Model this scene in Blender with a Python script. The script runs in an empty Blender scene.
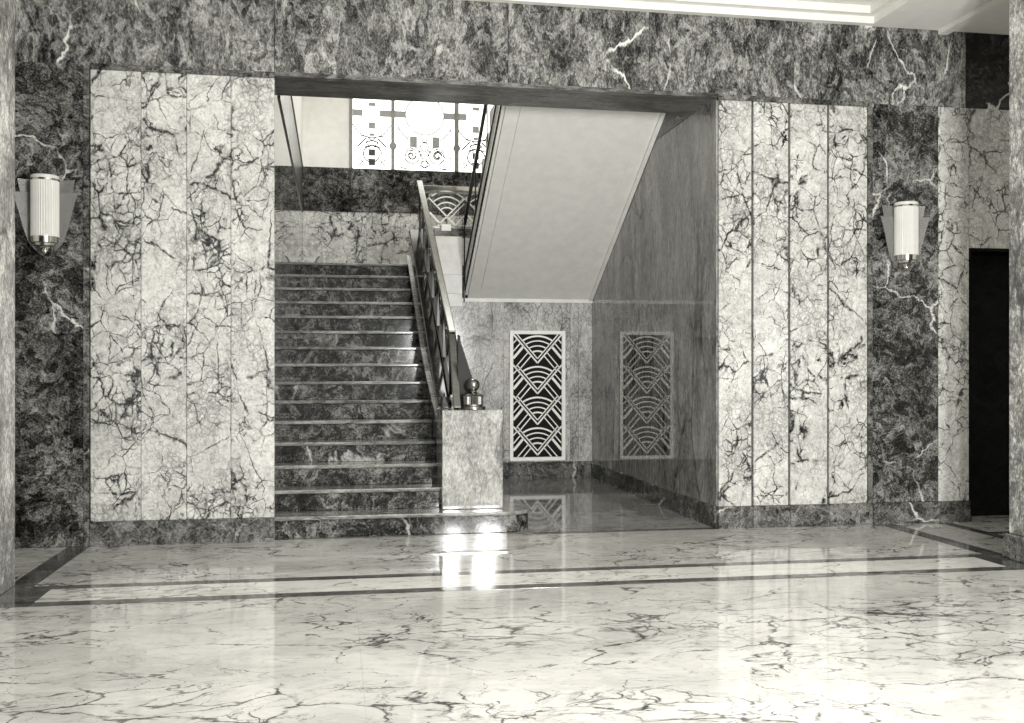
import bpy, math, random
from math import sin, cos, pi, radians, sqrt
random.seed(4)
SC = bpy.context.scene
COL = SC.collection

# ------------------------------------------------------------------ helpers
class MB:
    """collects shapes and links them as one mesh object"""
    def __init__(s): s.v = []; s.f = []; s.sm = []
    def add(s, vs, fs, smooth=False):
        o = len(s.v); s.v += [tuple(p) for p in vs]
        for f in fs: s.f.append([i + o for i in f]); s.sm.append(smooth)
    def box(s, x0, x1, y0, y1, z0, z1):
        s.add([(x0,y0,z0),(x1,y0,z0),(x1,y1,z0),(x0,y1,z0),(x0,y0,z1),(x1,y0,z1),(x1,y1,z1),(x0,y1,z1)],
              [(0,3,2,1),(4,5,6,7),(0,1,5,4),(1,2,6,5),(2,3,7,6),(3,0,4,7)])
    def cbox(s, x0, x1, y0, y1, z0, z1, b=.01):
        """box with chamfered edges"""
        vs = []; 
        X = (x0, x0+b, x1-b, x1); Y = (y0, y0+b, y1-b, y1); Z = (z0, z0+b, z1-b, z1)
        idx = {}
        def p(i, j, k):
            key = (i, j, k)
            if key not in idx: idx[key] = len(vs); vs.append((X[i], Y[j], Z[k]))
            return idx[key]
        fs = []
        for a in (0, 3):
            q = [p(a,1,1), p(a,2,1), p(a,2,2), p(a,1,2)]; fs.append(q if a else q[::-1])
            q = [p(1,a,1), p(2,a,1), p(2,a,2), p(1,a,2)]; fs.append(q[::-1] if a else q)
            q = [p(1,1,a), p(2,1,a), p(2,2,a), p(1,2,a)]; fs.append(q if a else q[::-1])
        for a in (0, 3):
            for c in (0, 3):
                ai = 1 if a == 0 else 2; ci = 1 if c == 0 else 2
                fs.append([p(a,ci,1), p(a,ci,2), p(ai,c,2), p(ai,c,1)])
                fs.append([p(a,1,ci), p(a,2,ci), p(ai,2,c), p(ai,1,c)])
                fs.append([p(1,a,ci), p(2,a,ci), p(2,ai,c), p(1,ai,c)])
                for d in (0, 3):
                    di = 1 if d == 0 else 2
                    fs.append([p(a,ci,di), p(ai,c,di), p(ai,ci,d)])
        s.add(vs, fs)
    def prism(s, poly, axis, a, b):
        """poly: 2-D outline; axis 'x' -> (y,z), 'y' -> (x,z), 'z' -> (x,y)"""
        def P(u, w, t):
            return (t,u,w) if axis == 'x' else ((u,t,w) if axis == 'y' else (u,w,t))
        n = len(poly)
        vs = [P(u,w,a) for u,w in poly] + [P(u,w,b) for u,w in poly]
        fs = [list(range(n))[::-1], list(range(n,2*n))] + [(i,(i+1)%n,n+(i+1)%n,n+i) for i in range(n)]
        s.add(vs, fs)
    def lathe(s, prof, c, n=32):
        """prof: list of (r,z) from bottom to top"""
        vs = []; fs = []
        for r,z in prof:
            for k in range(n):
                t = 2*pi*k/n; vs.append((c[0]+r*cos(t), c[1]+r*sin(t), c[2]+z))
        for i in range(len(prof)-1):
            for k in range(n):
                fs.append((i*n+k, i*n+(k+1)%n, (i+1)*n+(k+1)%n, (i+1)*n+k))
        fs.append(list(range(n))[::-1]); fs.append([(len(prof)-1)*n+k for k in range(n)])
        s.add(vs, fs, True)
    def fluted(s, r, dr, c, z0, z1, nf=18, sub=4):
        n = nf*sub; vs = []; fs = []
        for z in (z0, z1):
            for k in range(n):
                t = 2*pi*k/n; q = r - dr*(0.5-0.5*cos(2*pi*k/sub)); vs.append((c[0]+q*cos(t), c[1]+q*sin(t), c[2]+z))
        for k in range(n): fs.append((k,(k+1)%n,n+(k+1)%n,n+k))
        fs.append(list(range(n))[::-1]); fs.append(list(range(n,2*n)))
        s.add(vs, fs, True)
    def bar(s, pts, n, w, d):
        """flat bar along pts lying in the plane with normal n; width w in plane, depth d along n"""
        from mathutils import Vector
        n = Vector(n).normalized(); P = [Vector(p) for p in pts]; vs = []; fs = []
        m = len(P)
        for i in range(m):
            a = P[i]-P[i-1] if i > 0 else P[1]-P[0]
            b = P[i+1]-P[i] if i < m-1 else P[-1]-P[-2]
            a = a.normalized(); b = b.normalized(); t = (a+b).normalized()
            k = 1/max(.35, t.dot(a))
            side = n.cross(t).normalized()*(w/2*k)
            for sg, sn in ((1,1),(-1,1),(-1,-1),(1,-1)): vs.append(P[i]+side*sg+n*(d/2*sn))
        for i in range(m-1):
            for k in range(4): fs.append((4*i+k, 4*i+(k+1)%4, 4*i+4+(k+1)%4, 4*i+4+k))
        fs.append((3,2,1,0)); fs.append(tuple(4*(m-1)+k for k in range(4)))
        s.add(vs, fs)
    def tube(s, pts, r, n=8):
        from mathutils import Vector
        P = [Vector(p) for p in pts]; m = len(P); vs = []; fs = []
        up = Vector((0,0,1))
        for i in range(m):
            t = (P[min(i+1,m-1)]-P[max(i-1,0)]).normalized()
            a = t.cross(up)
            if a.length < .05: a = t.cross(Vector((1,0,0)))
            a.normalize(); b = a.cross(t).normalized()
            for k in range(n):
                q = 2*pi*k/n; vs.append(P[i]+a*(r*cos(q))+b*(r*sin(q)))
        for i in range(m-1):
            for k in range(n): fs.append((i*n+k, i*n+(k+1)%n, (i+1)*n+(k+1)%n, (i+1)*n+k))
        fs.append(list(range(n))[::-1]); fs.append([(m-1)*n+k for k in range(n)])
        s.add(vs, fs, True)
    def build(s, name, mat, parent=None, bevel=0, off=(0,0,0)):
        me = bpy.data.meshes.new(name)
        me.from_pydata([(p[0]-off[0],p[1]-off[1],p[2]-off[2]) for p in s.v], [], s.f)
        import bmesh
        bm = bmesh.new(); bm.from_mesh(me); bmesh.ops.recalc_face_normals(bm, faces=bm.faces); bm.to_mesh(me); bm.free()
        me.polygons.foreach_set('use_smooth', s.sm)
        if any(s.sm): me.set_sharp_from_angle(angle=radians(38))
        me.materials.append(mat)
        o = bpy.data.objects.new(name, me); COL.objects.link(o)
        if parent: o.parent = parent
        if bevel:
            md = o.modifiers.new('bevel', 'BEVEL'); md.width = bevel; md.segments = 2; md.limit_method = 'ANGLE'
        return o

def tag(o, label=None, cat=None, group=None, kind=None):
    if label: o['label'] = label
    if cat: o['category'] = cat
    if group: o['group'] = group
    if kind: o['kind'] = kind
    return o
def thing(name, loc, label, cat, group=None):
    o = bpy.data.objects.new(name, None); o.empty_display_size = .1; COL.objects.link(o); o.location = loc
    return tag(o, label, cat, group)
def struct(o, label, cat): return tag(o, label, cat, None, 'structure')

# ------------------------------------------------------------------ materials
def g(v, warm=1.0):
    def lin(c): return c/12.92 if c <= .04045 else ((c+.055)/1.055)**2.4
    c = v/255.0
    L = lin(c)
    return (L, L*(1-.012*warm), L*(1-.07*warm), 1)

class NT:
    def __init__(s, name):
        s.m = bpy.data.materials.new(name); s.m.use_nodes = True; s.t = s.m.node_tree
        s.t.nodes.clear(); s.out = s.n('ShaderNodeOutputMaterial'); s.b = s.n('ShaderNodeBsdfPrincipled')
        s.l(s.b.outputs[0], s.out.inputs[0])
    def n(s, kind, **kw):
        x = s.t.nodes.new(kind)
        for k, v in kw.items(): setattr(x, k, v)
        return x
    def l(s, a, b): s.t.links.new(a, b)
    def setin(s, sock, v):
        if hasattr(v, 'node'): s.l(v, sock)
        else: sock.default_value = v
    def math(s, op, a, b=0.0, c=None, clamp=False):
        x = s.n('ShaderNodeMath', operation=op, use_clamp=clamp)
        s.setin(x.inputs[0], a); s.setin(x.inputs[1], b)
        if c is not None: s.setin(x.inputs[2], c)
        return x.outputs[0]
    def vmath(s, op, a, b):
        x = s.n('ShaderNodeVectorMath', operation=op)
        s.setin(x.inputs[0], a)
        if op == 'SCALE': s.setin(x.inputs['Scale'], b)
        else: s.setin(x.inputs[1], b)
        return x.outputs[0]
    def pos(s, scale=(1,1,1), rot=(0,0,0), seed=1.0):
        tc = s.n('ShaderNodeTexCoord'); oi = s.n('ShaderNodeObjectInfo')
        k = s.math('MULTIPLY', oi.outputs['Random'], 37.0*seed)
        cb = s.n('ShaderNodeCombineXYZ'); s.l(k, cb.inputs[0]); s.l(s.math('MULTIPLY', k, 1.7), cb.inputs[1]); s.l(s.math('MULTIPLY', k, .6), cb.inputs[2])
        v = s.vmath('ADD', tc.outputs['Object'], cb.outputs[0])
        mp = s.n('ShaderNodeMapping'); s.l(v, mp.inputs[0]); mp.inputs['Scale'].default_value = scale; mp.inputs['Rotation'].default_value = rot
        return mp.outputs[0]
    def noise(s, v, scale, detail=4, rough=.55, dist=0, lac=2.0):
        x = s.n('ShaderNodeTexNoise'); s.l(v, x.inputs['Vector'])
        x.inputs['Scale'].default_value = scale; x.inputs['Detail'].default_value = detail
        x.inputs['Roughness'].default_value = rough; x.inputs['Distortion'].default_value = dist; x.inputs['Lacunarity'].default_value = lac
        return x
    def warp(s, v, scale, amp, detail=3):
        x = s.noise(v, scale, detail)
        d = s.vmath('SUBTRACT', x.outputs['Color'], (.5,.5,.5))
        return s.vmath('ADD', v, s.vmath('SCALE', d, amp))
    def edge(s, v, scale):
        x = s.n('ShaderNodeTexVoronoi', feature='DISTANCE_TO_EDGE'); s.l(v, x.inputs['Vector']); x.inputs['Scale'].default_value = scale
        return x.outputs['Distance']
    def rng(s, v, a, b, c=0.0, d=1.0, smooth=True):
        x = s.n('ShaderNodeMapRange', interpolation_type='SMOOTHSTEP' if smooth else 'LINEAR')
        s.setin(x.inputs[0], v); s.setin(x.inputs[1], a); s.setin(x.inputs[2], b); s.setin(x.inputs[3], c); s.setin(x.inputs[4], d)
        return x.outputs[0]
    def ramp(s, v, stops):
        x = s.n('ShaderNodeValToRGB'); s.l(v, x.inputs[0]); e = x.color_ramp.elements
        while len(e) < len(stops): e.new(.5)
        for el, (p, c) in zip(e, stops): el.position = p; el.color = c
        return x.outputs[0]
    def mix(s, f, a, b, mode='MIX'):
        x = s.n('ShaderNodeMix', data_type='RGBA', blend_type=mode)
        s.setin(x.inputs[0], f); s.setin(x.inputs[6], a); s.setin(x.inputs[7], b)
        return x.outputs[2]
    def vein(s, v, scale, wmin, wmax, mask):
        """dark vein mask (1 in the vein); width follows mask"""
        e = s.edge(v, scale); w = s.rng(mask, .38, .68, wmin, wmax)
        return s.rng(e, 0.0, w, 1.0, 0.0)
    def finish(s, col, rough=.1, ior=1.5, bump=None, metal=0, spec=.5):
        s.setin(s.b.inputs['Base Color'], col); s.setin(s.b.inputs['Roughness'], rough)
        s.b.inputs['IOR'].default_value = ior; s.b.inputs['Specular IOR Level'].default_value = spec; s.b.inputs['Metallic'].default_value = metal
        return s.m

def breccia(name, base=(184, 210), veinc=18, scale=3.1, rough=.16, dens=1.0, stretch=(1,1,.85)):
    t = NT(name); p = t.pos(stretch)
    w = t.warp(t.warp(p, 2.6, .12), 8, .05, 4)
    w2 = t.warp(w, 24, .03, 4)
    q = lambda o: t.vmath('ADD', p, o)
    m1 = t.noise(p, 1.9, 4, .65).outputs['Fac']
    m2 = t.noise(q((5.3,1.1,7.7)), 1.9, 4, .6).outputs['Fac']
    m3 = t.noise(q((1.3,9.1,2.7)), 2.9, 4, .6).outputs['Fac']
    brk = t.noise(w2, 10, 5, .7).outputs['Fac']
    fine = t.noise(p, 62, 4, .8).outputs['Fac']
    mid = t.noise(w2, 17, 7, .8).outputs['Fac']
    tone = t.noise(w, 2.4, 5).outputs['Fac']
    v1 = t.math('MULTIPLY', t.vein(w2, scale, .004, .062*dens, m1), t.rng(brk, .42, .52, .1, 1))
    v2 = t.math('MULTIPLY', t.vein(w2, scale*2.1, .008, .07*dens, m2), t.math('MULTIPLY', t.rng(m2, .40, .52), t.rng(brk, .38, .54, .35, 1)))
    v3 = t.math('MULTIPLY', t.vein(w2, scale*4.2, .02, .15*dens, m3), t.math('MULTIPLY', t.rng(m2, .46, .58), t.rng(brk, .4, .54, .3, 1)))
    v4 = t.math('MULTIPLY', t.vein(t.warp(w2, 40, .02), scale*8.5, .03, .2, m3), t.rng(m3, .42, .62, .06, .5))
    blot = t.math('MULTIPLY', t.rng(brk, .59, .63), t.math('MULTIPLY', t.rng(m1, .48, .56), t.rng(m2, .44, .52)))
    c = t.mix(t.rng(tone, .3, .7), g(base[0]), g(base[1]))
    c = t.mix(t.rng(mid, .48, .64, 0, .62), c, g(base[0]-62))
    c = t.mix(t.rng(mid, .47, .33, 0, .7), c, g(base[1]+22))
    c = t.mix(t.rng(fine, .5, .7, 0, .6), c, g(base[0]-80))
    c = t.mix(t.rng(fine, .46, .3, 0, .5), c, g(base[1]+22))
    c = t.mix(v4, c, g(veinc+60))
    k = t.rng(fine, .28, .5, .55, 1)
    c = t.mix(t.math('MULTIPLY', v3, k), c, g(veinc+22))
    c = t.mix(t.math('MULTIPLY', v2, k), c, g(veinc+8))
    c = t.mix(t.math('MULTIPLY', t.math('MAXIMUM', v1, blot), k), c, g(veinc))
    return t.finish(c, rough)

def verde(name, lo=22, mid=70, hi=150, scale=2.6, rot=(0,0,0), stretch=(1,1,1), rough=.12, veins=.8, gritty=1.0, spec=.28):
    t = NT(name); p = t.pos(stretch, rot)
    w = t.warp(t.warp(p, 2.4, .3), 9, .12, 4)
    big = t.noise(w, scale, 5, .62).outputs['Fac']
    fine = t.noise(w, scale*4.5, 8, .82, .6).outputs['Fac']
    shard = t.n('ShaderNodeTexVoronoi'); t.l(t.warp(w, 20, .05), shard.inputs['Vector']); shard.inputs['Scale'].default_value = 22
    sv = t.n('ShaderNodeSeparateColor'); t.l(shard.outputs['Color'], sv.inputs[0])
    grit = t.noise(p, 70, 3, .8).outputs['Fac']
    a = t.math('ADD', t.math('MULTIPLY', big, .42), t.math('MULTIPLY', fine, .58))
    a = t.math('ADD', a, t.math('MULTIPLY', t.math('SUBTRACT', grit, .5), .5*gritty))
    a = t.math('ADD', a, t.math('MULTIPLY', t.math('SUBTRACT', sv.outputs[0], .5), .13*gritty))
    c = t.ramp(a, [(.37, g(lo)), (.48, g(mid)), (.56, g((mid+hi)/2)), (.68, g(hi))])
    m = t.noise(p, 1.3, 3).outputs['Fac']
    wv = t.warp(t.warp(p, 2.4, .3), 10, .1)
    v = t.math('MULTIPLY', t.vein(wv, 1.1, .0, .02, m), t.rng(m, .5, .6, 0, veins))
    v2 = t.math('MULTIPLY', t.vein(wv, 4.6, .0, .05, fine), t.rng(big, .48, .6, 0, veins*.5))
    c = t.mix(v2, c, g(min(210, hi+40))); c = t.mix(t.math('MULTIPLY', v, t.rng(grit, .3, .5)), c, g(228))
    return t.finish(c, rough, spec=spec)

def grained(name, lo=60, mid=125, hi=175, axis='z', rough=.07, ior=1.6, veinc=45, vs=1.0, st=.3):
    t = NT(name); st = {'z': (1,1,st), 'x': (.25,1,1)}[axis]
    p = t.pos(st); w = t.warp(t.warp(p, 2.5, .16), 12, .06, 4)
    big = t.noise(w, 4, 6, .62).outputs['Fac']; fine = t.noise(w, 26, 6, .8, .5).outputs['Fac']
    grit = t.noise(p, 75, 3, .75).outputs['Fac']
    a = t.math('ADD', t.math('MULTIPLY', big, .42), t.math('MULTIPLY', fine, .58))
    a = t.math('ADD', a, t.math('MULTIPLY', t.math('SUBTRACT', grit, .5), .4))
    c = t.ramp(a, [(.36, g(lo)), (.5, g(mid)), (.64, g(hi))])
    m = t.noise(p, 1.6, 4).outputs['Fac']; w2 = t.warp(w, 24, .035)
    v = t.math('MULTIPLY', t.vein(w2, 3.4, 0, .05*vs, m), t.rng(m, .43, .56, 0, .85))
    v2 = t.math('MULTIPLY', t.vein(w2, 8, 0, .09*vs, fine), t.rng(m, .46, .6, 0, .75))
    v = t.math('MULTIPLY', v, t.rng(grit, .25, .55, .3, 1))
    c = t.mix(v2, c, g(veinc+20)); c = t.mix(v, c, g(veinc))
    return t.finish(c, rough, ior)

def floor_marble(name, base=(180, 210), veinc=45, rough=.09, joints=True):
    t = NT(name); p = t.pos((.62,1.1,1), (0,0,.16))
    w = t.warp(t.warp(p, 1.3, .4), 6, .14, 4); w2 = t.warp(w, 22, .045)
    m = t.noise(p, .9, 4, .6).outputs['Fac']; m2 = t.noise(t.vmath('ADD', p, (3.1,8.2,1.4)), 1.5, 4, .6).outputs['Fac']
    brk = t.noise(w2, 7, 5, .7).outputs['Fac']
    fine = t.noise(w2, 16, 7, .78).outputs['Fac']; tone = t.noise(w, 1.6, 6, .65).outputs['Fac']
    c = t.mix(t.rng(tone, .32, .68), g(base[0]), g(base[1]))
    c = t.mix(t.rng(fine, .5, .7, 0, .42), c, g(base[0]-50))
    c = t.mix(t.rng(fine, .46, .32, 0, .4), c, g(min(248, base[1]+14)))
    v1 = t.math('MULTIPLY', t.vein(w2, 1.9, .003, .03, m2), t.rng(brk, .42, .53, .05, .95))
    v2 = t.math('MULTIPLY', t.vein(w2, 4.2, .004, .06, m), t.math('MULTIPLY', t.rng(m, .42, .54, .1, 1), t.rng(brk, .4, .54, .1, .95)))
    v3 = t.math('MULTIPLY', t.vein(w2, 9, .01, .11, m2), t.math('MULTIPLY', t.rng(m, .44, .56, .1, 1), t.rng(brk, .42, .55, .05, .85)))
    smudge = t.math('MULTIPLY', t.rng(fine, .52, .68), t.rng(m2, .46, .6, .15, .6))
    c = t.mix(smudge, c, g(veinc+50))
    c = t.mix(v3, c, g(veinc+35)); c = t.mix(v2, c, g(veinc+12)); c = t.mix(v1, c, g(veinc))
    if joints:
        tc = t.n('ShaderNodeTexCoord'); sp = t.n('ShaderNodeSeparateXYZ'); t.l(tc.outputs['Object'], sp.inputs[0])
        for ax, off, per in ((0, .62, 1.46), (1, .3, 1.5)):
            q = t.math('ABSOLUTE', t.math('SUBTRACT', t.math('FRACT', t.math('DIVIDE', t.math('ADD', sp.outputs[ax], off+20*per), per)), .5))
            c = t.mix(t.rng(q, 0, .0022, .35, 0), c, g(150))
    return t.finish(c, rough, spec=.42)

def plain(name, v, rough=.6, metal=0, ior=1.45, nz=.06, nscale=8):
    t = NT(name); p = t.pos()
    n = t.noise(p, nscale, 5, .65).outputs['Fac']
    c = t.mix(t.rng(n, .3, .7), g(max(0, v*(1-nz))), g(min(255, v*(1+nz))))
    return t.finish(c, rough, ior, metal=metal)

M = {}
M['breccia'] = breccia('pale_breccia_marble')
M['breccia_dim'] = breccia('landing_breccia_marble', (205, 232), 45, 2.2)
M['verde'] = verde('dark_green_marble', 12, 52, 150)
M['frieze'] = verde('lightened_streaked_marble', 26, 86, 176, 3.2, (0,.7,0), (1.1,1,.6), veins=1.0)  # streaked cut, tone lightened to paint in the ceiling's reflection
M['frieze_shade'] = verde('shadow_darkened_marble', 8, 26, 70, 3)  # right frieze slabs, darkened to paint in the pillar's shadow
M['parapet_shade'] = verde('shade_black_parapet_marble', 5, 18, 60, 3, rough=.09, spec=.55, veins=.2)  # dark marble, blackened further to paint shade on the unlit left face
M['base'] = verde('dark_base_marble', 28, 78, 140, 4.0)
M['stair'] = verde('stair_marble', 8, 42, 150, 4.5, rough=.085, veins=.5)
M['tread'] = grained('tread_marble', 70, 120, 170, 'x', rough=.12)
M['soffit_marble'] = verde('beam_soffit_marble', 30, 74, 135, 3.4, (0,0,.3), (.3,1,1), veins=.4, rough=.3)
M['alcove'] = grained('grey_vein_cut_marble', 70, 136, 186, rough=.015, ior=1.75, veinc=28, vs=1.6)
M['alcove_back'] = grained('light_grey_vein_cut_marble', 95, 180, 228, veinc=70, rough=.1, st=.55)
M['pier'] = grained('silver_grey_marble', 92, 155, 205, veinc=80, rough=.04, st=.45)
M['pillar'] = grained('pillar_marble', 25, 125, 235, veinc=45, rough=.38, st=.6, vs=1.5)
M['floor'] = floor_marble('polished_floor_marble', rough=.055)
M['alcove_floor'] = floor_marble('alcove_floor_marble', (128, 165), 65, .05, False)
M['inlay'] = verde('dark_inlay_marble', 40, 78, 118, 5, (0,0,0), (.3,1,1), rough=.1, veins=.3)
M['band'] = floor_marble('pale_inlay_marble', (212, 232), 120, .1, False)
M['plaster'] = plain('white_plaster', 238, .7, nz=.02)
M['ceiling'] = plain('ceiling_plaster', 225, .8, nz=.015)
M['stone'] = plain('pale_smooth_stone', 225, .35, nz=.04)
M['chrome'] = plain('polished_chrome', 205, .12, 1, nz=.02)
M['rail_metal'] = plain('dull_rail_metal', 130, .2, 1, nz=.05)
M['nickel'] = plain('brushed_nickel', 150, .22, 1, nz=.05, nscale=30)
M['white_metal'] = plain('white_enamelled_metal', 250, .4, nz=.02)
M['dark_metal'] = plain('dark_bronze', 38, .3, .6, nz=.1)
M['plate'] = plain('dark_iron_plate', 34, .65)
M['black'] = plain('black_void', 6, .8)
M['door'] = verde('black_polished_door', 4, 10, 26, 2.5, rough=.6, veins=.0, spec=.08)
M['opal'] = plain('opal_glass', 205, .22, nz=.015)
M['gap'] = plain('dark_joint', 70, .6)
def glass_fin():
    t = NT('frosted_fin_glass'); tr = t.n('ShaderNodeBsdfTransparent'); mx = t.n('ShaderNodeMixShader')
    t.finish(g(150), .2); mx.inputs[0].default_value = .5
    t.l(tr.outputs[0], mx.inputs[1]); t.l(t.b.outputs[0], mx.inputs[2]); t.l(mx.outputs[0], t.out.inputs[0]); return t.m
M['fin'] = glass_fin()
def emis(name, v, s):
    t = NT(name); t.finish(g(v), .3); p = t.pos(); n = t.noise(p, 3, 3).outputs['Fac']
    c = t.mix(t.rng(n, .3, .7), g(v-8), g(v)); t.l(c, t.b.inputs['Emission Color']); t.b.inputs['Emission Strength'].default_value = s
    return t.m
M['pane'] = emis('backlit_frosted_glass', 250, 1.5)
M['tint'] = emis('backlit_grey_glass', 130, .35)
M['tint_dark'] = emis('backlit_dark_glass', 70, .12)
M['lead'] = plain('window_leading', 95, .5)
M['mullion'] = plain('window_metal', 140, .5)

# ------------------------------------------------------------------ key dimensions (metres)
D = 7.62            # lobby wall plane
XL, XR = -.44, 2.985   # opening
ZB = 3.43           # beam underside
ZC = 4.06           # lobby ceiling
YB = 14.0           # back wall of the stairwell
YA = 11.6           # back wall of the alcove / landing edge
ZL = 2.475          # landing level
R, G = .165, .28
BH = .175           # base height
def nose(y): return R*(1+(y-7.7)/G)

# ------------------------------------------------------------------ floor
fl = MB(); fl.box(-6, 9, -7, D+.04, -.12, 0); fl.box(5.18, 6.35, D+.04, D+.36, -.12, 0)
struct(fl.build('floor', M['floor']), 'polished pale marble lobby floor with grey veins', 'floor')
k = MB(); k.box(-.44, 3.2, D+.04, YA+.3, -.12, 0)
struct(k.build('floor', M['alcove_floor']), 'grey polished marble floor of the alcove under the stairs', 'floor')
e = .002
def inlay(name, mat, rects, label):
    b = MB()
    for x0,x1,y0,y1 in rects: b.box(x0,x1,y0,y1,-.01,e)
    return struct(b.build(name, mat), label, 'floor inlay')
inlay('trim_1', M['inlay'], [(-1.72,4.355,6.15,6.25)], 'farther thin dark stripe across the lobby floor')
inlay('trim_2', M['inlay'], [(-1.6,4.22,5.72,5.82)], 'nearer thin dark stripe across the lobby floor')
inlay('trim_3', M['band'], [(-1.6,4.22,5.82,6.15)], 'pale marble band between the two dark floor stripes')
inlay('trim_4', M['inlay'], [(-1.87,-1.72,6.15,D),(-1.9,-1.6,5.72,6.15)], 'dark floor border strip running to the left wall end')
inlay('trim_5', M['inlay'], [(4.355,4.49,6.15,D),(4.22,4.52,5.72,6.15)], 'dark floor border strip running back beside the right pillar')
inlay('trim_6', M['inlay'], [(4.89,4.99,5.2,D),(4.99,6.6,7.0,7.1)], 'dark floor strip in front of the dark doorway')
inlay('trim_7', M['inlay'], [(1.5,XR,D-.02,D+.06)], 'dark threshold line at the edge of the alcove floor')

# ------------------------------------------------------------------ lobby wall (front wall with the opening)
W = thing('wall_back', (0,D,0), None, None); struct(W, 'veined marble lobby wall around the stair opening', 'wall')
OFF = (0, D, 0)
def wpart(name, b, mat, bevel=0): return b.build(name, mat, W, bevel, OFF)
b = MB(); b.box(-6, XL-.06, D+.02, D+.5, 0, ZB); wpart('core', b, M['gap'])
b = MB(); b.box(XR+.28, 5.18, D+.02, D+.5, 0, ZB); b.box(5.18, 7, D+.02, D+.5, 2.27, ZB); b.box(6.35, 9, D+.02, D+.5, 0, ZB); wpart('core', b, M['gap'])
# frieze slabs over the opening
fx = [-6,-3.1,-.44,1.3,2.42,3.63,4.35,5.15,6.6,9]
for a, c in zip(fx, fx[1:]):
    q = MB(); q.box(a+.002, c-.002, D-.0, D+.06, ZB, ZC+.02); wpart('frieze_slab', q, M['frieze'] if c < 5.2 else M['frieze_shade'])
q = MB(); q.box(-6, 9, D-.012, D+.01, ZB-.055, ZB); q2 = q
# thin moulding under frieze on both sides of the opening
for a, c in ((-1.72,XL),(XR,4.28)):
    q = MB(); q.box(a, c, D-.012, D+.02, ZB-.03, ZB+.012); wpart('moulding', q, M['base'])
# beam soffit
q = MB(); q.box(XL-.2, XR+.28, D+.06, 8.2, ZB, 7.0); wpart('beam', q, M['soffit_marble'])
q = MB(); q.box(XL, XR, D-.001, D+.07, ZB-.012, ZB+.02); wpart('beam_edge', q, M['soffit_marble'])
# pale slabs
def slabs(xs, z0, z1, mat, gap=.004, y=D):
    for a, c in zip(xs, xs[1:]):
        q = MB(); q.cbox(a+gap, c-gap, y-.004, y+.03, z0, z1, .004); wpart('marble_panel', q, mat)
slabs([-1.72,-1.375,-1.06,-.75,XL+.0], BH, ZB-.03, M['breccia'], .001)
slabs([XR,3.277,3.59,3.925,4.275], BH, ZB-.03, M['breccia'], .009)
slabs([4.9,5.18], BH, ZB, M['breccia'], .002)
slabs([5.18,6.6], 2.27, ZB, M['breccia'], .002)
# dark slabs with the lamps
slabs([-6,-3.9,-2.9,-1.765], BH*0, ZB, M['verde'], .001)
slabs([4.305,4.9], BH, ZB, M['verde'], .001)
slabs([6.6,9], BH, ZB, M['verde'], .001)
for a in (-1.742, 4.29):
    q = MB(); q.box(a-.022, a+.018, D-.012, D+.03, 0, ZB); wpart('edge_strip', q, M['base'])
# base
def baseboard(name, xs, label):
    r = thing(name, (0,D,0), None, None); struct(r, label, 'baseboard')
    for a, c in zip(xs, xs[1:]):
        q = MB(); q.box(a+.001, c-.001, D-.022, D+.03, 0, BH); q.build('base_slab', M['base'], r, 0, OFF)
baseboard('baseboard_left', [-1.72,-.72,XL-.0], 'dark marble base under the pale panels left of the stairs')
baseboard('baseboard_right', [XR,3.277,3.59,3.925,4.275], 'dark marble base under the pale panels right of the alcove')
baseboard('baseboard_right', [4.31,4.9,5.18], 'dark marble base under the right wall lamp beside the doorway')
# door in shadow at the far right
dr = thing('door_1', (5.76,D,0), None, None); struct(dr, 'dark doorway in the wall beside the right pillar', 'door')
q = MB(); q.cbox(5.2, 6.33, D+.28, D+.33, 0, 2.25, .004); q.build('door_leaf', M['door'], dr, 0, (5.76,D,0))
q = MB(); q.box(5.18, 5.2, D-.005, D+.34, 0, 2.27); q.box(6.33, 6.35, D-.005, D+.34, 0, 2.27); q.box(5.2, 6.33, D-.005, D+.34, 2.25, 2.27)
q.build('door_frame', M['door'], dr, 0, (5.76,D,0))

# ------------------------------------------------------------------ ceiling with stepped tray
c = MB(); X0, X1 = -1.65, 4.29; Y1 = 7.56; Yn = -6.0
c.box(-6, X0, -7, D+.02, ZC, ZC+.3); c.box(X1, 9, -7, D+.02, ZC, ZC+.3)
c.box(X0, X1, Y1, D+.02, ZC, ZC+.3); c.box(X0, X1, -7, Yn, ZC, ZC+.1)
s1 = .07; s2 = .22
def ring(s_, z0, z1, ya):
    c.box(X0, X0+s_, ya, Y1-s_, z0, z1); c.box(X1-s_, X1, ya, Y1-s_, z0, z1); c.box(X0, X1, Y1-s_, Y1, z0, z1)
ring(s1, ZC+.055, ZC+.118, Yn); ring(s2, ZC+.12, ZC+.188, Yn)
c.box(X0-.1, X1+.1, Yn-.1, Y1+.1, ZC+.19, ZC+.3)
struct(c.build('ceiling', M['ceiling']), 'white plaster lobby ceiling with stepped mouldings', 'ceiling')
q = MB(); q.box(4.9, 4.98, -6, D, ZC-.035, ZC+.01); struct(q.build('trim_8', M['ceiling']), 'plaster moulding on the ceiling over the right pillar', 'ceiling moulding')

# ------------------------------------------------------------------ pillars at both sides
def pillar(x0, x1, y0, y1, label, base):
    p = thing('square_pillar', ((x0+x1)/2, (y0+y1)/2, 0), label, 'pillar')
    o = p.location
    q = MB(); q.cbox(x0, x1, y0, y1, .17 if base else 0, ZC, .006); q.build('shaft', M['pillar'], p, 0, o)
    if base:
        q = MB(); q.cbox(x0-.03, x1+.03, y0-.03, y1+.03, 0, .17, .008); q.build('base', M['base'], p, 0, o)
pillar(4.425, 5.35, 5.05, 6.08, 'right marble pillar at the picture edge, standing on a dark base block', True)
pillar(-2.75, -1.835, 5.25, 6.3, 'left marble pillar at the picture edge beside a wall lamp, no base block', False)

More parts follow.
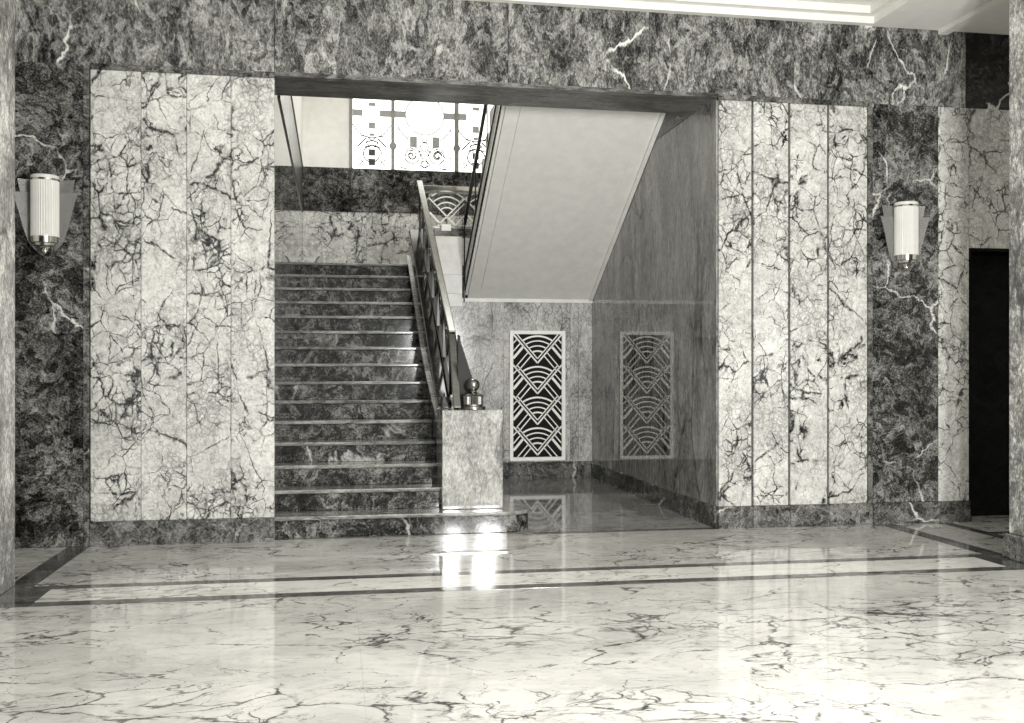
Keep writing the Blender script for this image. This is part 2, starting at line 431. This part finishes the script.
# ------------------------------------------------------------------ stairwell shell
w = thing('wall_left', (XL,YB,0), None, None); struct(w, 'left wall of the stairwell, marble with plaster above', 'wall'); o = (XL,YB,0)
q = MB(); q.box(XL-.06, XL, D+.02, YB, 0, 3.42); q.build('marble_lining', M['alcove'], w, 0, o)
q = MB(); q.box(XL-.06, XL, 8.2, YB, 3.42, 4.02); q.build('dark_band', M['soffit_marble'], w, 0, o)
q = MB(); q.box(XL-.06, XL, 8.2, YB, 4.02, 7.0); q.build('plaster', M['plaster'], w, 0, o)
q = MB(); q.box(XL-.01, XL+.012, 8.2, YB, 3.405, 3.435); q.box(XL-.01, XL+.012, 8.2, YB, 4.0, 4.03); q.build('moulding', M['dark_metal'], w, 0, o)
w = thing('wall_right', (XR,YB,0), None, None); struct(w, 'right wall of the alcove in grey polished marble', 'wall'); o = (XR,YB,0)
q = MB(); q.box(XR, XR+.3, D+.03, D+.62, 0, ZB); q.build('marble_lining', M['alcove'], w, 0, o)
q = MB(); q.box(XR+.002, XR+.3, D+.62, 10.2, 0, ZB); q.build('marble_lining', M['alcove'], w, 0, o)
q = MB(); q.box(XR, XR+.3, 10.2, YB, 0, ZB); q.build('marble_lining', M['alcove'], w, 0, o)
q = MB(); q.box(XR-.004, XR+.3, 8.2, YB, ZB, 4.02); q.build('dark_band', M['soffit_marble'], w, 0, o)
q = MB(); q.box(XR, XR+.3, 8.2, YB, 4.02, 7.0); q.build('plaster', M['plaster'], w, 0, o)
w = thing('baseboard_right', (XR,YA,0), None, None); struct(w, 'dark marble base along the right wall of the alcove', 'baseboard')
q = MB(); q.box(XR-.02, XR+.01, D+.03, YA, 0, BH); q.build('base_slab', M['verde'], w, .004, (XR,YA,0))
# back wall of the stairwell
q = MB(); q.box(XL-.06, XR+.3, YB+.03, YB+.3, 0, 4.02)
w = thing('wall_landing', (1.2,YB,0), None, None); q.build('core', M['gap'], w, 0, (1.2,YB,0)); struct(w, 'marble wall behind the stair landing under the window', 'wall'); o = (1.2,YB,0)
for a, c_ in ((XL,.42),(.42,1.3),(1.3,2.2),(2.2,XR)):
    q = MB(); q.box(a+.002, c_-.002, YB, YB+.06, ZL, 3.42); q.build('marble_panel', M['breccia_dim'], w, 0, o)
for a, c_ in ((XL,.21),(.21,1.7),(1.7,XR)):
    q = MB(); q.box(a+.002, c_-.002, YB-.012, YB+.06, 3.42, 4.02); q.build('dark_band', M['verde'], w, 0, o)
q = MB(); q.box(XL-.06, .19, YB, YB+.06, 4.02, 7.0); q.box(2.3, XR+.1, YB, YB+.06, 4.02, 7.0); q.box(.19, 2.3, YB, YB+.06, 6.45, 7.0); q.build('plaster', M['plaster'], w, 0, o)
q = MB(); q.box(XL-.06, XR+.3, 8.2, YB+.06, 7.0, 7.1); struct(q.build('ceiling', M['plaster']), 'plaster ceiling high over the stair landing', 'ceiling')

# ------------------------------------------------------------------ alcove back wall and landing
w = thing('wall_alcove', (2,YA,0), None, None); struct(w, 'grey marble wall at the back of the alcove under the landing', 'wall'); o = (2,YA,0)
for a, c_ in ((1.44,1.93),(1.93,2.72),(2.72,2.82),(2.82,XR)):
    q = MB(); q.box(a+.0015, c_-.0015, YA, YA+.12, .0, 2.09); q.build('marble_panel', M['alcove_back'], w, 0, o)
for z0, z1 in ((0,1.99),(1.99,2.14),(2.14,2.36),(2.36,2.8)):
    q = MB(); q.box(1.0, 1.44, YA-.012, YA+.12, z0+.0015, z1-.0015); q.build('stone_course', M['stone'] if z0 > 1.9 else M['alcove_back'], w, 0, o)
q = MB(); q.box(1.44, XR, YA-.014, YA+.02, 2.05, 2.09); q.build('moulding', M['stone'], w, 0, o)
w = thing('baseboard_alcove', (2,YA,0), None, None); struct(w, 'grey marble base along the back of the alcove', 'baseboard')
q = MB(); q.box(1.2, 2.82, YA-.015, YA+.02, 0, .19); q.box(2.825, XR, YA-.015, YA+.02, 0, .19); q.build('base_slab', M['base'], w, 0, (2,YA,0))

# ------------------------------------------------------------------ main staircase
st = thing('staircase', (.2,D,0), 'dark marble staircase rising straight from the lobby to the landing', 'stairs'); so = (.2,D,0)
XS = .835
for n in range(1, 16):
    y = 7.7+(n-1)*G; z = n*R
    q = MB(); T = MB(); yb = y+G+.05 if n < 15 else YB
    if n == 1:
        arc = [(1.31+.22*sin(t), y+.22-.22*cos(t)) for t in [i*pi/2/8 for i in range(9)]]
        poly = [(XL-.02,y)] + arc + [(1.53,y+.62),(XS,y+.62),(XS,yb),(XL-.02,yb)]
        T.prism(poly, 'z', z-.03, z)
        arc2 = [(1.31+.2*sin(t), y+.225-.2*cos(t)) for t in [i*pi/2/8 for i in range(9)]]
        poly = [(XL-.02,y+.025)] + arc2 + [(1.51,y+.6),(XS,y+.6),(XS,yb),(XL-.02,yb)]
        q.prism(poly, 'z', 0, z-.03)
    else:
        x1 = XS if n < 15 else XR
        if n == 15:
            T.box(XL-.02, XS, y, yb, z-.03, z); T.box(XS, XR, YA, yb, z-.14, z)
        else: T.box(XL-.02, XS, y, yb, z-.03, z)
        q.box(XL-.02, XS, y+.025, y+G+.04, z-R, z-.03)
    sp_ = q.build('step', M['stair'], st, .004, so)
    T.build('tread', M['tread'], sp_, .008)
    sp_.children[0].data.transform(__import__('mathutils').Matrix.Translation([-v for v in so]))
# parapet between stairs and alcove, sloping with the flight and levelling at the pedestal
ptop = [(8.325,.943),(8.36,.955),(8.55,1.03),(11.62,2.87),(11.72,2.87)]
q = MB(); q.prism([(8.325,0)] + ptop + [(11.72,0)], 'x', XS+.0, 1.12); q.build('parapet', M['parapet_shade'], st, .008, so)
stp = [(8.325,.885),(8.75,1.04),(9.3,1.25),(9.79,1.47),(11.72,2.585)]
q = MB(); q.prism(stp + [(y,z-.03) for y,z in stp[::-1]], 'x', XS-.022, XS+.01); q.build('string_moulding', M['tread'], st, 0, so)
# pedestal
pd = thing('pedestal', (1.06,8.1,R), 'square grey marble pedestal at the foot of the stairs', 'pedestal')
q = MB(); q.cbox(XS-.012, 1.305, 7.885, 8.32, R, .943, .006); q.build('block', M['pier'], pd, 0, (1.06,8.1,R))
# ball finial
fc = (1.085, 8.02, .943)
fi = thing('newel_finial', fc, 'polished metal ball finial on the marble pedestal', 'finial'); fi_l = fc
q = MB(); q.lathe([(.0,0),(.098,0),(.1,.012),(.094,.026),(.08,.03),(.076,.042),(.0,.042)], fc); q.build('base_disc', M['nickel'], fi, 0, fi_l)
q = MB(); q.fluted(.08, .007, fc, .042, .104, 24); q.lathe([(.08,.104),(.083,.11),(.072,.122),(.05,.132),(.03,.14),(.026,.15)], fc); q.build('fluted_drum', M['nickel'], fi, 0, fi_l)
q = MB(); rb = .053; q.lathe([(max(.001,rb*sin(t)), .195-rb*cos(t)) for t in [i*pi/16 for i in range(17)]], fc); q.build('ball', M['nickel'], fi, 0, fi_l)

# ------------------------------------------------------------------ fan pattern used in balustrade and grille
def fan_pattern(put, W, H, arm, tiles, top, arcs, hatch=True, wd=.02):
    """put(list of (x,z), width) draws a flat bar; x in -W/2..W/2"""
    h = W/2; dl = .15*arm
    for k_ in range(tiles):
        z0 = top-k_*H; ap = z0-arm
        for s in (-1,1):
            put([(s*h, z0), (0, ap)], wd*.85)
            put([(s*(h-dl*h/arm), z0), (0, ap+dl)], wd*.6)
        for j, r in enumerate(arcs):
            # arcs centred on the vee's point, clipped by the vee arms
            cz = ap; al = math.atan2(arm, h); n = 22
            pts = []
            for i in range(n+1):
                a0 = al + math.asin(min(.9, dl*cos(al)/r)); t = a0 + (pi-2*a0)*i/n
                pts.append((r*cos(t), cz+r*sin(t)))
            put(pts, wd*(.95 if j in (0, len(arcs)-1) else .7))
        if hatch:
            zn = z0-H
            for s in (-1,1):
                for f, wf in ((.16,.6),(.30,.6),(.42,1.35),(.62,.55),(.74,.6)):
                    x, z = -h+f*h, z0-f*arm; x0_, z0_ = x, z
                    lim = zn if k_ < tiles-1 else top-tiles*H
                    R2 = max(arcs)
                    while True:
                        nx, nz = x-.004*h/.29, z-.004*arm/.29
                        if nx <= -h: break
                        if k_ < tiles-1:
                            if nz < zn-arm*(nx+h)/h: break
                            if math.hypot(nx, nz-(zn-arm)) < R2+.008: break
                        elif nz < lim: break
                        x, z = nx, nz
                    if math.hypot(x-x0_, z-z0_) > .03: put([(s*x0_, z0_), (s*x, z)], wd*wf)

# balustrade of the main flight
HX = .957
bal = thing('stair_balustrade', (HX,10,2), 'sloping fan patterned metal balustrade along the right side of the stairs', 'balustrade'); bo = (HX,10,2)
q = MB(); sl = .5625
def zr(y): return 1.58+(y-8.4)*sl
rail = [(HX,8.4,zr(8.4)),(HX,11.66,zr(11.66))]
q.bar([(HX,8.37,zr(8.37)),(HX,11.69,zr(11.69))], (1,0,0), .045, .062); q.build('handrail', M['rail_metal'], bal, .008, bo)
q = MB(); q.bar([(HX,8.4,1.56),(HX,8.0,.95)], (1,0,0), .04, .06); q.build('end_bar', M['nickel'], bal, .006, bo)
q = MB(); q.prism([(8.44,1.55),(8.08,.98),(8.44,1.02)], 'x', HX+.05, HX+.075); q.prism([(HX+.02,1.55),(HX+.14,1.18),(HX+.14,.95),(HX+.02,.95)], 'y', 8.12, 8.14); q.build('end_plate', M['plate'], bal, 0, bo)
q = MB(); q.bar([(HX,8.5,1.06),(HX,11.66,2.9)], (1,0,0), .03, .03)
q.bar([(HX,8.42,zr(8.42)-.07),(HX,11.66,zr(11.66)-.07)], (1,0,0), .014, .02); q.build('bottom_rail', M['dark_metal'], bal, 0, bo)
npan = 6
for i in range(npan+1):
    y = 8.5+(11.62-8.5)*i/npan
    q = MB(); q.box(HX-.012, HX+.012, y-.012, y+.012, 1.0+(y-8.4)*.58, zr(y)); q.build('baluster', M['dark_metal'], bal, 0, bo)
for i in range(npan):
    ya = 8.5+(11.62-8.5)*i/npan; yb = ya+(11.62-8.5)/npan; pw = yb-ya; yc = (ya+yb)/2
    q = MB()
    def put(pts, wd_):
        q.bar([(HX, yc+x, zr(yc)-.42+z+x*sl) for x, z in pts], (1,0,0), wd_, .014)
    fan_pattern(put, pw, .33, .30, 1, .33, [.09,.15,.21,.27], False, .02)
    q.build('fan_panel', M['nickel'], bal, 0, bo)
# balustrade on the landing edge
lb = thing('landing_balustrade', (1.2,YA+.06,2.8), 'short level fan patterned balustrade at the landing edge', 'balustrade'); lo = (1.2,YA+.06,2.8)
yb_ = YA+.06
q = MB(); q.cbox(.99, 1.9, yb_-.03, yb_+.03, 3.335, 3.385, .006); q.build('handrail', M['chrome'], lb, 0, lo)
q = MB(); q.box(1.0, 1.9, yb_-.015, yb_+.015, 3.30, 3.32); q.build('top_bar', M['nickel'], lb, 0, lo)
q = MB(); q.box(1.0, 1.9, yb_-.015, yb_+.015, 2.90, 2.925); q.build('bottom_rail', M['nickel'], lb, 0, lo)
q = MB(); q.box(1.12, 1.9, yb_-.07, yb_+.06, 2.8, 2.89); q.build('plinth', M['base'], lb, 0, lo)
q = MB(); q.cbox(1.2, 1.31, yb_-.085, yb_-.03, 2.86, 2.935, .004); q.build('foot_block', M['white_metal'], lb, 0, lo)
for xc in (1.27, 1.69):
    q = MB()
    def put(pts, wd_): q.bar([(xc+x, yb_, 2.925+z) for x, z in pts], (0,1,0), wd_, .015)
    az = .115
    for r_ in (.1,.16,.224,.288): put([(r_*cos(radians(t_)), az+r_*sin(radians(t_))) for t_ in range(45,136,5)] if r_ < .28 else [(r_*cos(radians(t_)), az+r_*sin(radians(t_))) for t_ in range(48,133,5)], .014)
    put([(-.205,az+.205),(.11,0)], .015); put([(.205,az+.205),(-.11,0)], .015); put([(.205,az+.15),(.03,az-.03)], .011)
    put([(-.2,az+.04),(-.06,.005)], .024); put([(.1,.005),(.2,az+.01)], .011)
    q.build('fan_panel', M['white_metal'], lb, 0, lo)

# ------------------------------------------------------------------ upper flight with plaster soffit
up = thing('upper_staircase', (2.2,10,2.5), 'upper stair flight with sloping plaster underside over the alcove', 'stairs'); uo = (2.2,10,2.5)
US = .57; XU = 1.475
def zs(y): return 2.09+(YA-y)*US
pr = [(YA,zs(YA)),(8.21,zs(8.21)),(8.21,zs(8.21)+.33)]
n = 0; y = 8.21
tops = []
ny = 12; gy = (YA-8.21)/ny
for i in range(ny):
    yy = 8.21+gy*i; z = ZL+R*1.163*(ny-i)
    tops += [(yy, z), (yy+gy, z)]
q = MB(); q.prism([(YA,zs(YA)),(8.21,zs(8.21))] + tops + [(YA,ZL)], 'x', XU+.03, XR-.004); q.build('flight_slab', M['plaster'], up, 0, uo)
q = MB()
def sl_prism(q, ya, yb, o0, o1, x0, x1): q.prism([(ya,zs(ya)+o0),(yb,zs(yb)+o0),(yb,zs(yb)+o1),(ya,zs(ya)+o1)], 'x', x0, x1)
sl_prism(q, YA-.01, 8.21, .03, .33, XU, XU+.04); q.build('stringer', M['plaster'], up, 0, uo)
q = MB(); sl_prism(q, YA-.18, 8.21, -.014, .01, XU+.16, XR-.17); q.build('soffit_panel', M['plaster'], up, .006, uo)
q = MB(); sl_prism(q, YA-.02, 8.21, -.03, .02, XR-.045, XR-.004); q.build('soffit_moulding', M['plaster'], up, 0, uo)
for o0, o1 in ((.06,.085),(.31,.335)):
    q = MB(); sl_prism(q, YA-.02, 8.21, o0, o1, XU-.014, XU+.01); q.build('string_line', M['dark_metal'], up, 0, uo)
q = MB(); sl_prism(q, YA+.05, 8.21, .88, .915, XU-.015, XU+.02); q.build('handrail', M['dark_metal'], up, 0, uo)
q = MB(); q.box(XU-.02, XU-.005, YA-.05, YA-.035, 2.04, 3.02); q.build('newel_post', M['dark_metal'], up, 0, uo)
for yy in (10.75, 9.9, 9.05, 8.3):
    q = MB(); q.box(XU-.003, XU+.01, yy-.006, yy+.006, zs(yy)+.33, zs(yy)+.89); q.build('baluster', M['dark_metal'], up, 0, uo)

# ------------------------------------------------------------------ ventilation grille
gx0, gx1, gz0, gz1 = 1.995, 2.655, .205, 1.72
gr = thing('vent_grille', ((gx0+gx1)/2, YA, gz0), 'white metal vent grille with a fan pattern on the alcove back wall', 'grille'); go = gr.location.copy()
q = MB(); f = .042; yf = YA-.03
q.box(gx0, gx0+f, yf, YA, gz0, gz1); q.box(gx1-f, gx1, yf, YA, gz0, gz1); q.box(gx0+f, gx1-f, yf, YA, gz0, gz0+f); q.box(gx0+f, gx1-f, yf, YA, gz1-f, gz1)
q.build('frame', M['white_metal'], gr, .004, go)
q = MB()
for xx in (gx0+.006, gx1-.006):
    for i in range(60):
        z = gz0+.012+(gz1-gz0-.024)*i/59; q.box(xx-.006, xx+.006, yf-.006, yf, z-.007, z+.007)
for i in range(26):
    x = gx0+.012+(gx1-gx0-.024)*i/25
    for zz in (gz0+.006, gz1-.006): q.box(x-.007, x+.007, yf-.006, yf, zz-.006, zz+.006)
q.build('beaded_edge', M['white_metal'], gr, 0, go)
q = MB(); q.box(gx0+f, gx1-f, YA-.004, YA-.001, gz0+f, gz1-f); q.build('backing', M['black'], gr, 0, go)
q = MB(); xc = (gx0+gx1)/2; iw = gx1-gx0-2*f; ih = gz1-gz0-2*f; zt = gz1-f
def put(pts, wd_): q.bar([(xc+x, YA-.016, zt+z) for x, z in pts], (0,1,0), wd_, .016)
fan_pattern(put, iw, ih/4, .335, 4, 0, [.14,.2,.258,.314], True, .021)
q.build('lattice', M['white_metal'], gr, 0, go)

# ------------------------------------------------------------------ window over the landing
wn = thing('window_1', (1.17,YB,4.02), None, None); struct(wn, 'bright frosted ornamental glass window over the stair landing', 'window'); wo = (1.17,YB,4.02)
WX = [(.235,.755),(.805,1.63),(1.69,2.2)]; zb, zt = 4.03, 5.7
q = MB(); q.box(.19,.235,YB-.03,YB+.03,4.02,6.45); q.box(.755,.805,YB-.03,YB+.03,4.02,6.45); q.box(1.63,1.69,YB-.03,YB+.03,4.02,6.45); q.box(2.2,2.3,YB-.03,YB+.03,4.02,6.45); q.box(.19,2.3,YB-.03,YB+.03,6.4,6.45)
q.build('window_frame', M['mullion'], wn, 0, wo)
for a, b_ in WX:
    q = MB(); q.box(a, b_, YB, YB+.01, 4.02, 6.4); q.build('pane', M['pane'], wn, 0, wo)
yl = YB-.004
def lead(pts, r=.004): Q.bar([(x, yl, z) for x, z in pts], (0,1,0), r*3.5, .008)
def arc(cx, cz, r, a, b_, n=24): return [(cx+r*cos(radians(a+(b_-a)*i/n)), cz+r*sin(radians(a+(b_-a)*i/n))) for i in range(n+1)]
def spiral(cx, cz, r0, r1, a, b_, n=40): return [(cx+(r0+(r1-r0)*i/n)*cos(radians(a+(b_-a)*i/n)), cz+(r0+(r1-r0)*i/n)*sin(radians(a+(b_-a)*i/n))) for i in range(n+1)]
Q = MB()
cx, cz = 1.2175, 4.78
lead(arc(cx,cz,.265,180,360)); lead(arc(cx,cz,.4,205,238)); lead(arc(cx,cz,.4,302,335)); lead(arc(cx,cz,.265,0,180))
for s in (-1,1):
    lead(spiral(cx+s*.18,4.22,.135,.03,90,90+s*620), .004); lead(spiral(cx+s*.18,4.225,.06,.01,0,s*420), .006)
    lead([(cx+s*.36,4.06),(cx+s*.36,4.7)],.003); lead(arc(cx+s*.36,4.42,.22,180 if s>0 else 270,270 if s>0 else 360),.003)
    lead([(cx,4.3),(cx+s*.05,4.24),(cx+s*.02,4.16),(cx+s*.07,4.1),(cx,4.05)],.004); lead([(cx,4.42),(cx+s*.06,4.36),(cx+s*.03,4.3),(cx+s*.1,4.27)],.004)
    lead(arc(cx+s*.27,4.1,.06,0,300),.003); lead([(cx+s*.1,4.05),(cx+s*.34,4.05)],.003)
    lead([(cx+s*.12,4.3),(cx+s*.2,4.33),(cx+s*.27,4.28)],.004)
lead(arc(cx,4.43,.03,0,360),.004); lead(arc(cx,4.11,.04,0,360),.003)
for cx2, sg in ((.495,1),(1.93,1)):
    lead(arc(cx2,4.72,.27,200,340)); lead(spiral(cx2,4.22,.13,.1,0,360),.005); lead(arc(cx2,4.22,.09,60,300),.003)
    for s in (-1,1):
        lead([(cx2+s*.2,4.32),(cx2+s*.08,4.44)],.006); lead([(cx2,4.42),(cx2+s*.08,4.38),(cx2+s*.04,4.33),(cx2+s*.14,4.31)],.004)
        lead([(cx2+s*.2,4.05),(cx2+s*.12,4.12),(cx2+s*.19,4.15)],.004); lead(arc(cx2+s*.05,4.36,.04,0,360),.003); lead([(cx2,4.4),(cx2+s*.06,4.46),(cx2+s*.16,4.47)],.004)
Q.build('leading', M['lead'], wn, 0, wo)
def blk(x0,x1,z0,z1,m):
    q = MB(); q.box(x0,x1,YB-.008,YB+.004,z0,z1); q.build('tinted_glass', m, wn, 0, wo)
blk(.237,.37,4.74,4.83,M['tint']); blk(.6,.755,4.74,4.83,M['tint']); blk(.805,.96,4.74,4.83,M['tint']); blk(1.475,1.63,4.74,4.83,M['tint']); blk(1.69,1.8,4.74,4.83,M['tint'])
for cx2 in (.495,1.93):
    blk(cx2-.045,cx2+.045,4.57,4.66,M['tint']); blk(cx2-.045,cx2+.045,4.2,4.29,M['tint_dark']); blk(cx2-.045,cx2+.045,4.07,4.16,M['tint_dark']); blk(cx2-.05,cx2+.05,4.88,4.93,M['tint'])
    blk(cx2-.035,cx2+.035,4.47,4.51,M['tint'])
for s in (-1,1): blk(1.2175+s*.155-.05,1.2175+s*.155+.05,4.34,4.49,M['tint'])
for x in (.78,1.66):
    q = MB(); q.prism([(x+.05*cos(t), 4.34+.05*sin(t)) for t in [i*2*pi/20 for i in range(20)]], 'y', YB-.04, YB-.02); q.build('boss', M['mullion'], wn, 0, wo)

# ------------------------------------------------------------------ wall lamps
def outline(zt, hw, zb, hb, n=20):
    """tulip outline: flared top, narrowing in a curve to the bottom"""
    K = [(0,.12),(.06,.27),(.11,.38),(.22,.54),(.42,.68),(.7,.82),(1,1)]; L = []
    for i in range(n+1):
        t = i/n
        for (t0, w0), (t1, w1) in zip(K, K[1:]):
            if t <= t1+1e-6: wv = w0+(w1-w0)*(t-t0)/(t1-t0); break
        L.append((max(.02, wv*hw), zb+(zt-zb)*t))
    return L
def sconce(x, label):
    y = D-.135; z = 2.06; o = (x, D, z)
    s = thing('wall_sconce', o, label, 'wall lamp', 'fluted glass wall lamps')
    q = MB(); q.fluted(.093, .0035, (x,y,z), .12, .508, 36, 4); q.build('glass_tube', M['opal'], s, 0, o)
    q = MB(); q.lathe([(.09,.52),(.0935,.521),(.0935,.541),(.088,.546),(.0,.546)], (x,y,z)); q.build('tube_cap', M['opal'], s, 0, o)
    q = MB(); q.lathe([(.092,.506),(.0955,.508),(.0955,.521),(.092,.523)], (x,y,z)); q.build('top_band', M['chrome'], s, 0, o)
    q = MB(); q.lathe([(.0,.04),(.045,.04),(.055,.055),(.07,.06),(.075,.075),(.088,.08),(.0915,.122),(.0,.122)], (x,y,z)); q.build('cup', M['chrome'], s, 0, o)
    q = MB(); q.lathe([(.003,.0),(.015,.01),(.019,.025),(.017,.04),(.0,.042)], (x,y,z), 16); q.build('finial', M['chrome'], s, 0, o)
    for nm, zt_, hw, ya, dep in (('fin', .53, .19, .055, .014), ('fin', .435, .215, .085, .014)):
        L = outline(zt_, hw, -.005, .045)
        q = MB()
        # each glass fin is a pair of curved wings that sweep back to the wall
        nn = len(L)
        for sg in (-1, 1):
            vs = []; fs = []
            for (wv, zz) in L:
                for f_ in (0, .33, .66, 1):
                    px = .03+(wv-.03)*f_; py = D-ya-.05*f_*f_*(.4+.6*(zz/.535))
                    vs.append((x+sg*px, py, z+zz)); vs.append((x+sg*px, py+.008, z+zz))
            for i in range(nn-1):
                for k_ in range(3):
                    a = i*8+k_*2; c2 = (i+1)*8+k_*2
                    fs += [(a,a+2,c2+2,c2),(a+1,c2+1,c2+3,a+3)]
                a = i*8; c2 = (i+1)*8
                fs += [(a,c2,c2+1,a+1),(a+6,a+7,c2+7,c2+6)]
            for k_ in range(3):
                a = k_*2; fs.append((a,a+1,a+3,a+2)); a = (nn-1)*8+k_*2; fs.append((a,a+2,a+3,a+1))
            q.add(vs, fs, True)
        q.build(nm, M['fin'], s, 0, o)
    q = MB(); q.cbox(x-.05, x+.05, D-.13, D-.004, z+.02, z+.09, .006); q.build('bracket', M['nickel'], s, 0, o)
sconce(-1.988, 'fluted glass wall lamp beside the left pillar, with flaring glass fins')
sconce(4.53, 'fluted glass wall lamp left of the dark doorway, near the right pillar')

# ------------------------------------------------------------------ room behind the camera
q = MB(); q.box(-6.1,-6,-7,D+.5,0,ZC); struct(q.build('wall_left', M['stone']), 'pale far side wall of the lobby left of the left pillar', 'wall')
q = MB(); q.box(9,9.1,-7,D+.5,0,ZC); struct(q.build('wall_right', M['stone']), 'pale far side wall of the lobby right of the right pillar', 'wall')

# ------------------------------------------------------------------ light
wd = bpy.data.worlds.new('world'); SC.world = wd; wd.use_nodes = True
bg = wd.node_tree.nodes['Background']; bg.inputs[0].default_value = (1,.995,.975,1); bg.inputs[1].default_value = .58
def area(name, loc, rot, sx, sy, power):
    l = bpy.data.lights.new(name, 'AREA'); l.shape = 'RECTANGLE'; l.size = sx; l.size_y = sy; l.energy = power; l.color = (1,.995,.975)
    o = bpy.data.objects.new(name, l); COL.objects.link(o); o.location = loc; o.rotation_euler = rot; return o
area('floodlight', (1.78,.0,1.62), (radians(111),0,0), .22, 1.0, 125)
area('floodlight', (2.32,.0,1.62), (radians(111),0,0), .3, 1.1, 172)
area('lobby_ceiling_light', (1.3,2.2,ZC+.1), (0,0,0), 2.6, 2.6, 40)
area('stairwell_fill', (1.0,11.0,6.85), (0,0,0), 1.6, 2.0, 40)  # added unseen fill that brightens the landing wall and stairs

# ------------------------------------------------------------------ camera
cam = bpy.data.cameras.new('camera'); co = bpy.data.objects.new('camera', cam); COL.objects.link(co); SC.camera = co
cam.sensor_width = 36; cam.lens = 36*1012/1024; cam.shift_y = 9.5/1024; cam.clip_start = .05
co.location = (0,0,1.25); co.rotation_euler = (radians(90),0,-math.asin(.172))
SC.view_settings.view_transform = 'Standard'; SC.view_settings.look = 'None'; SC.view_settings.exposure = 0.97; SC.view_settings.gamma = 1
SC.view_settings.use_curve_mapping = False
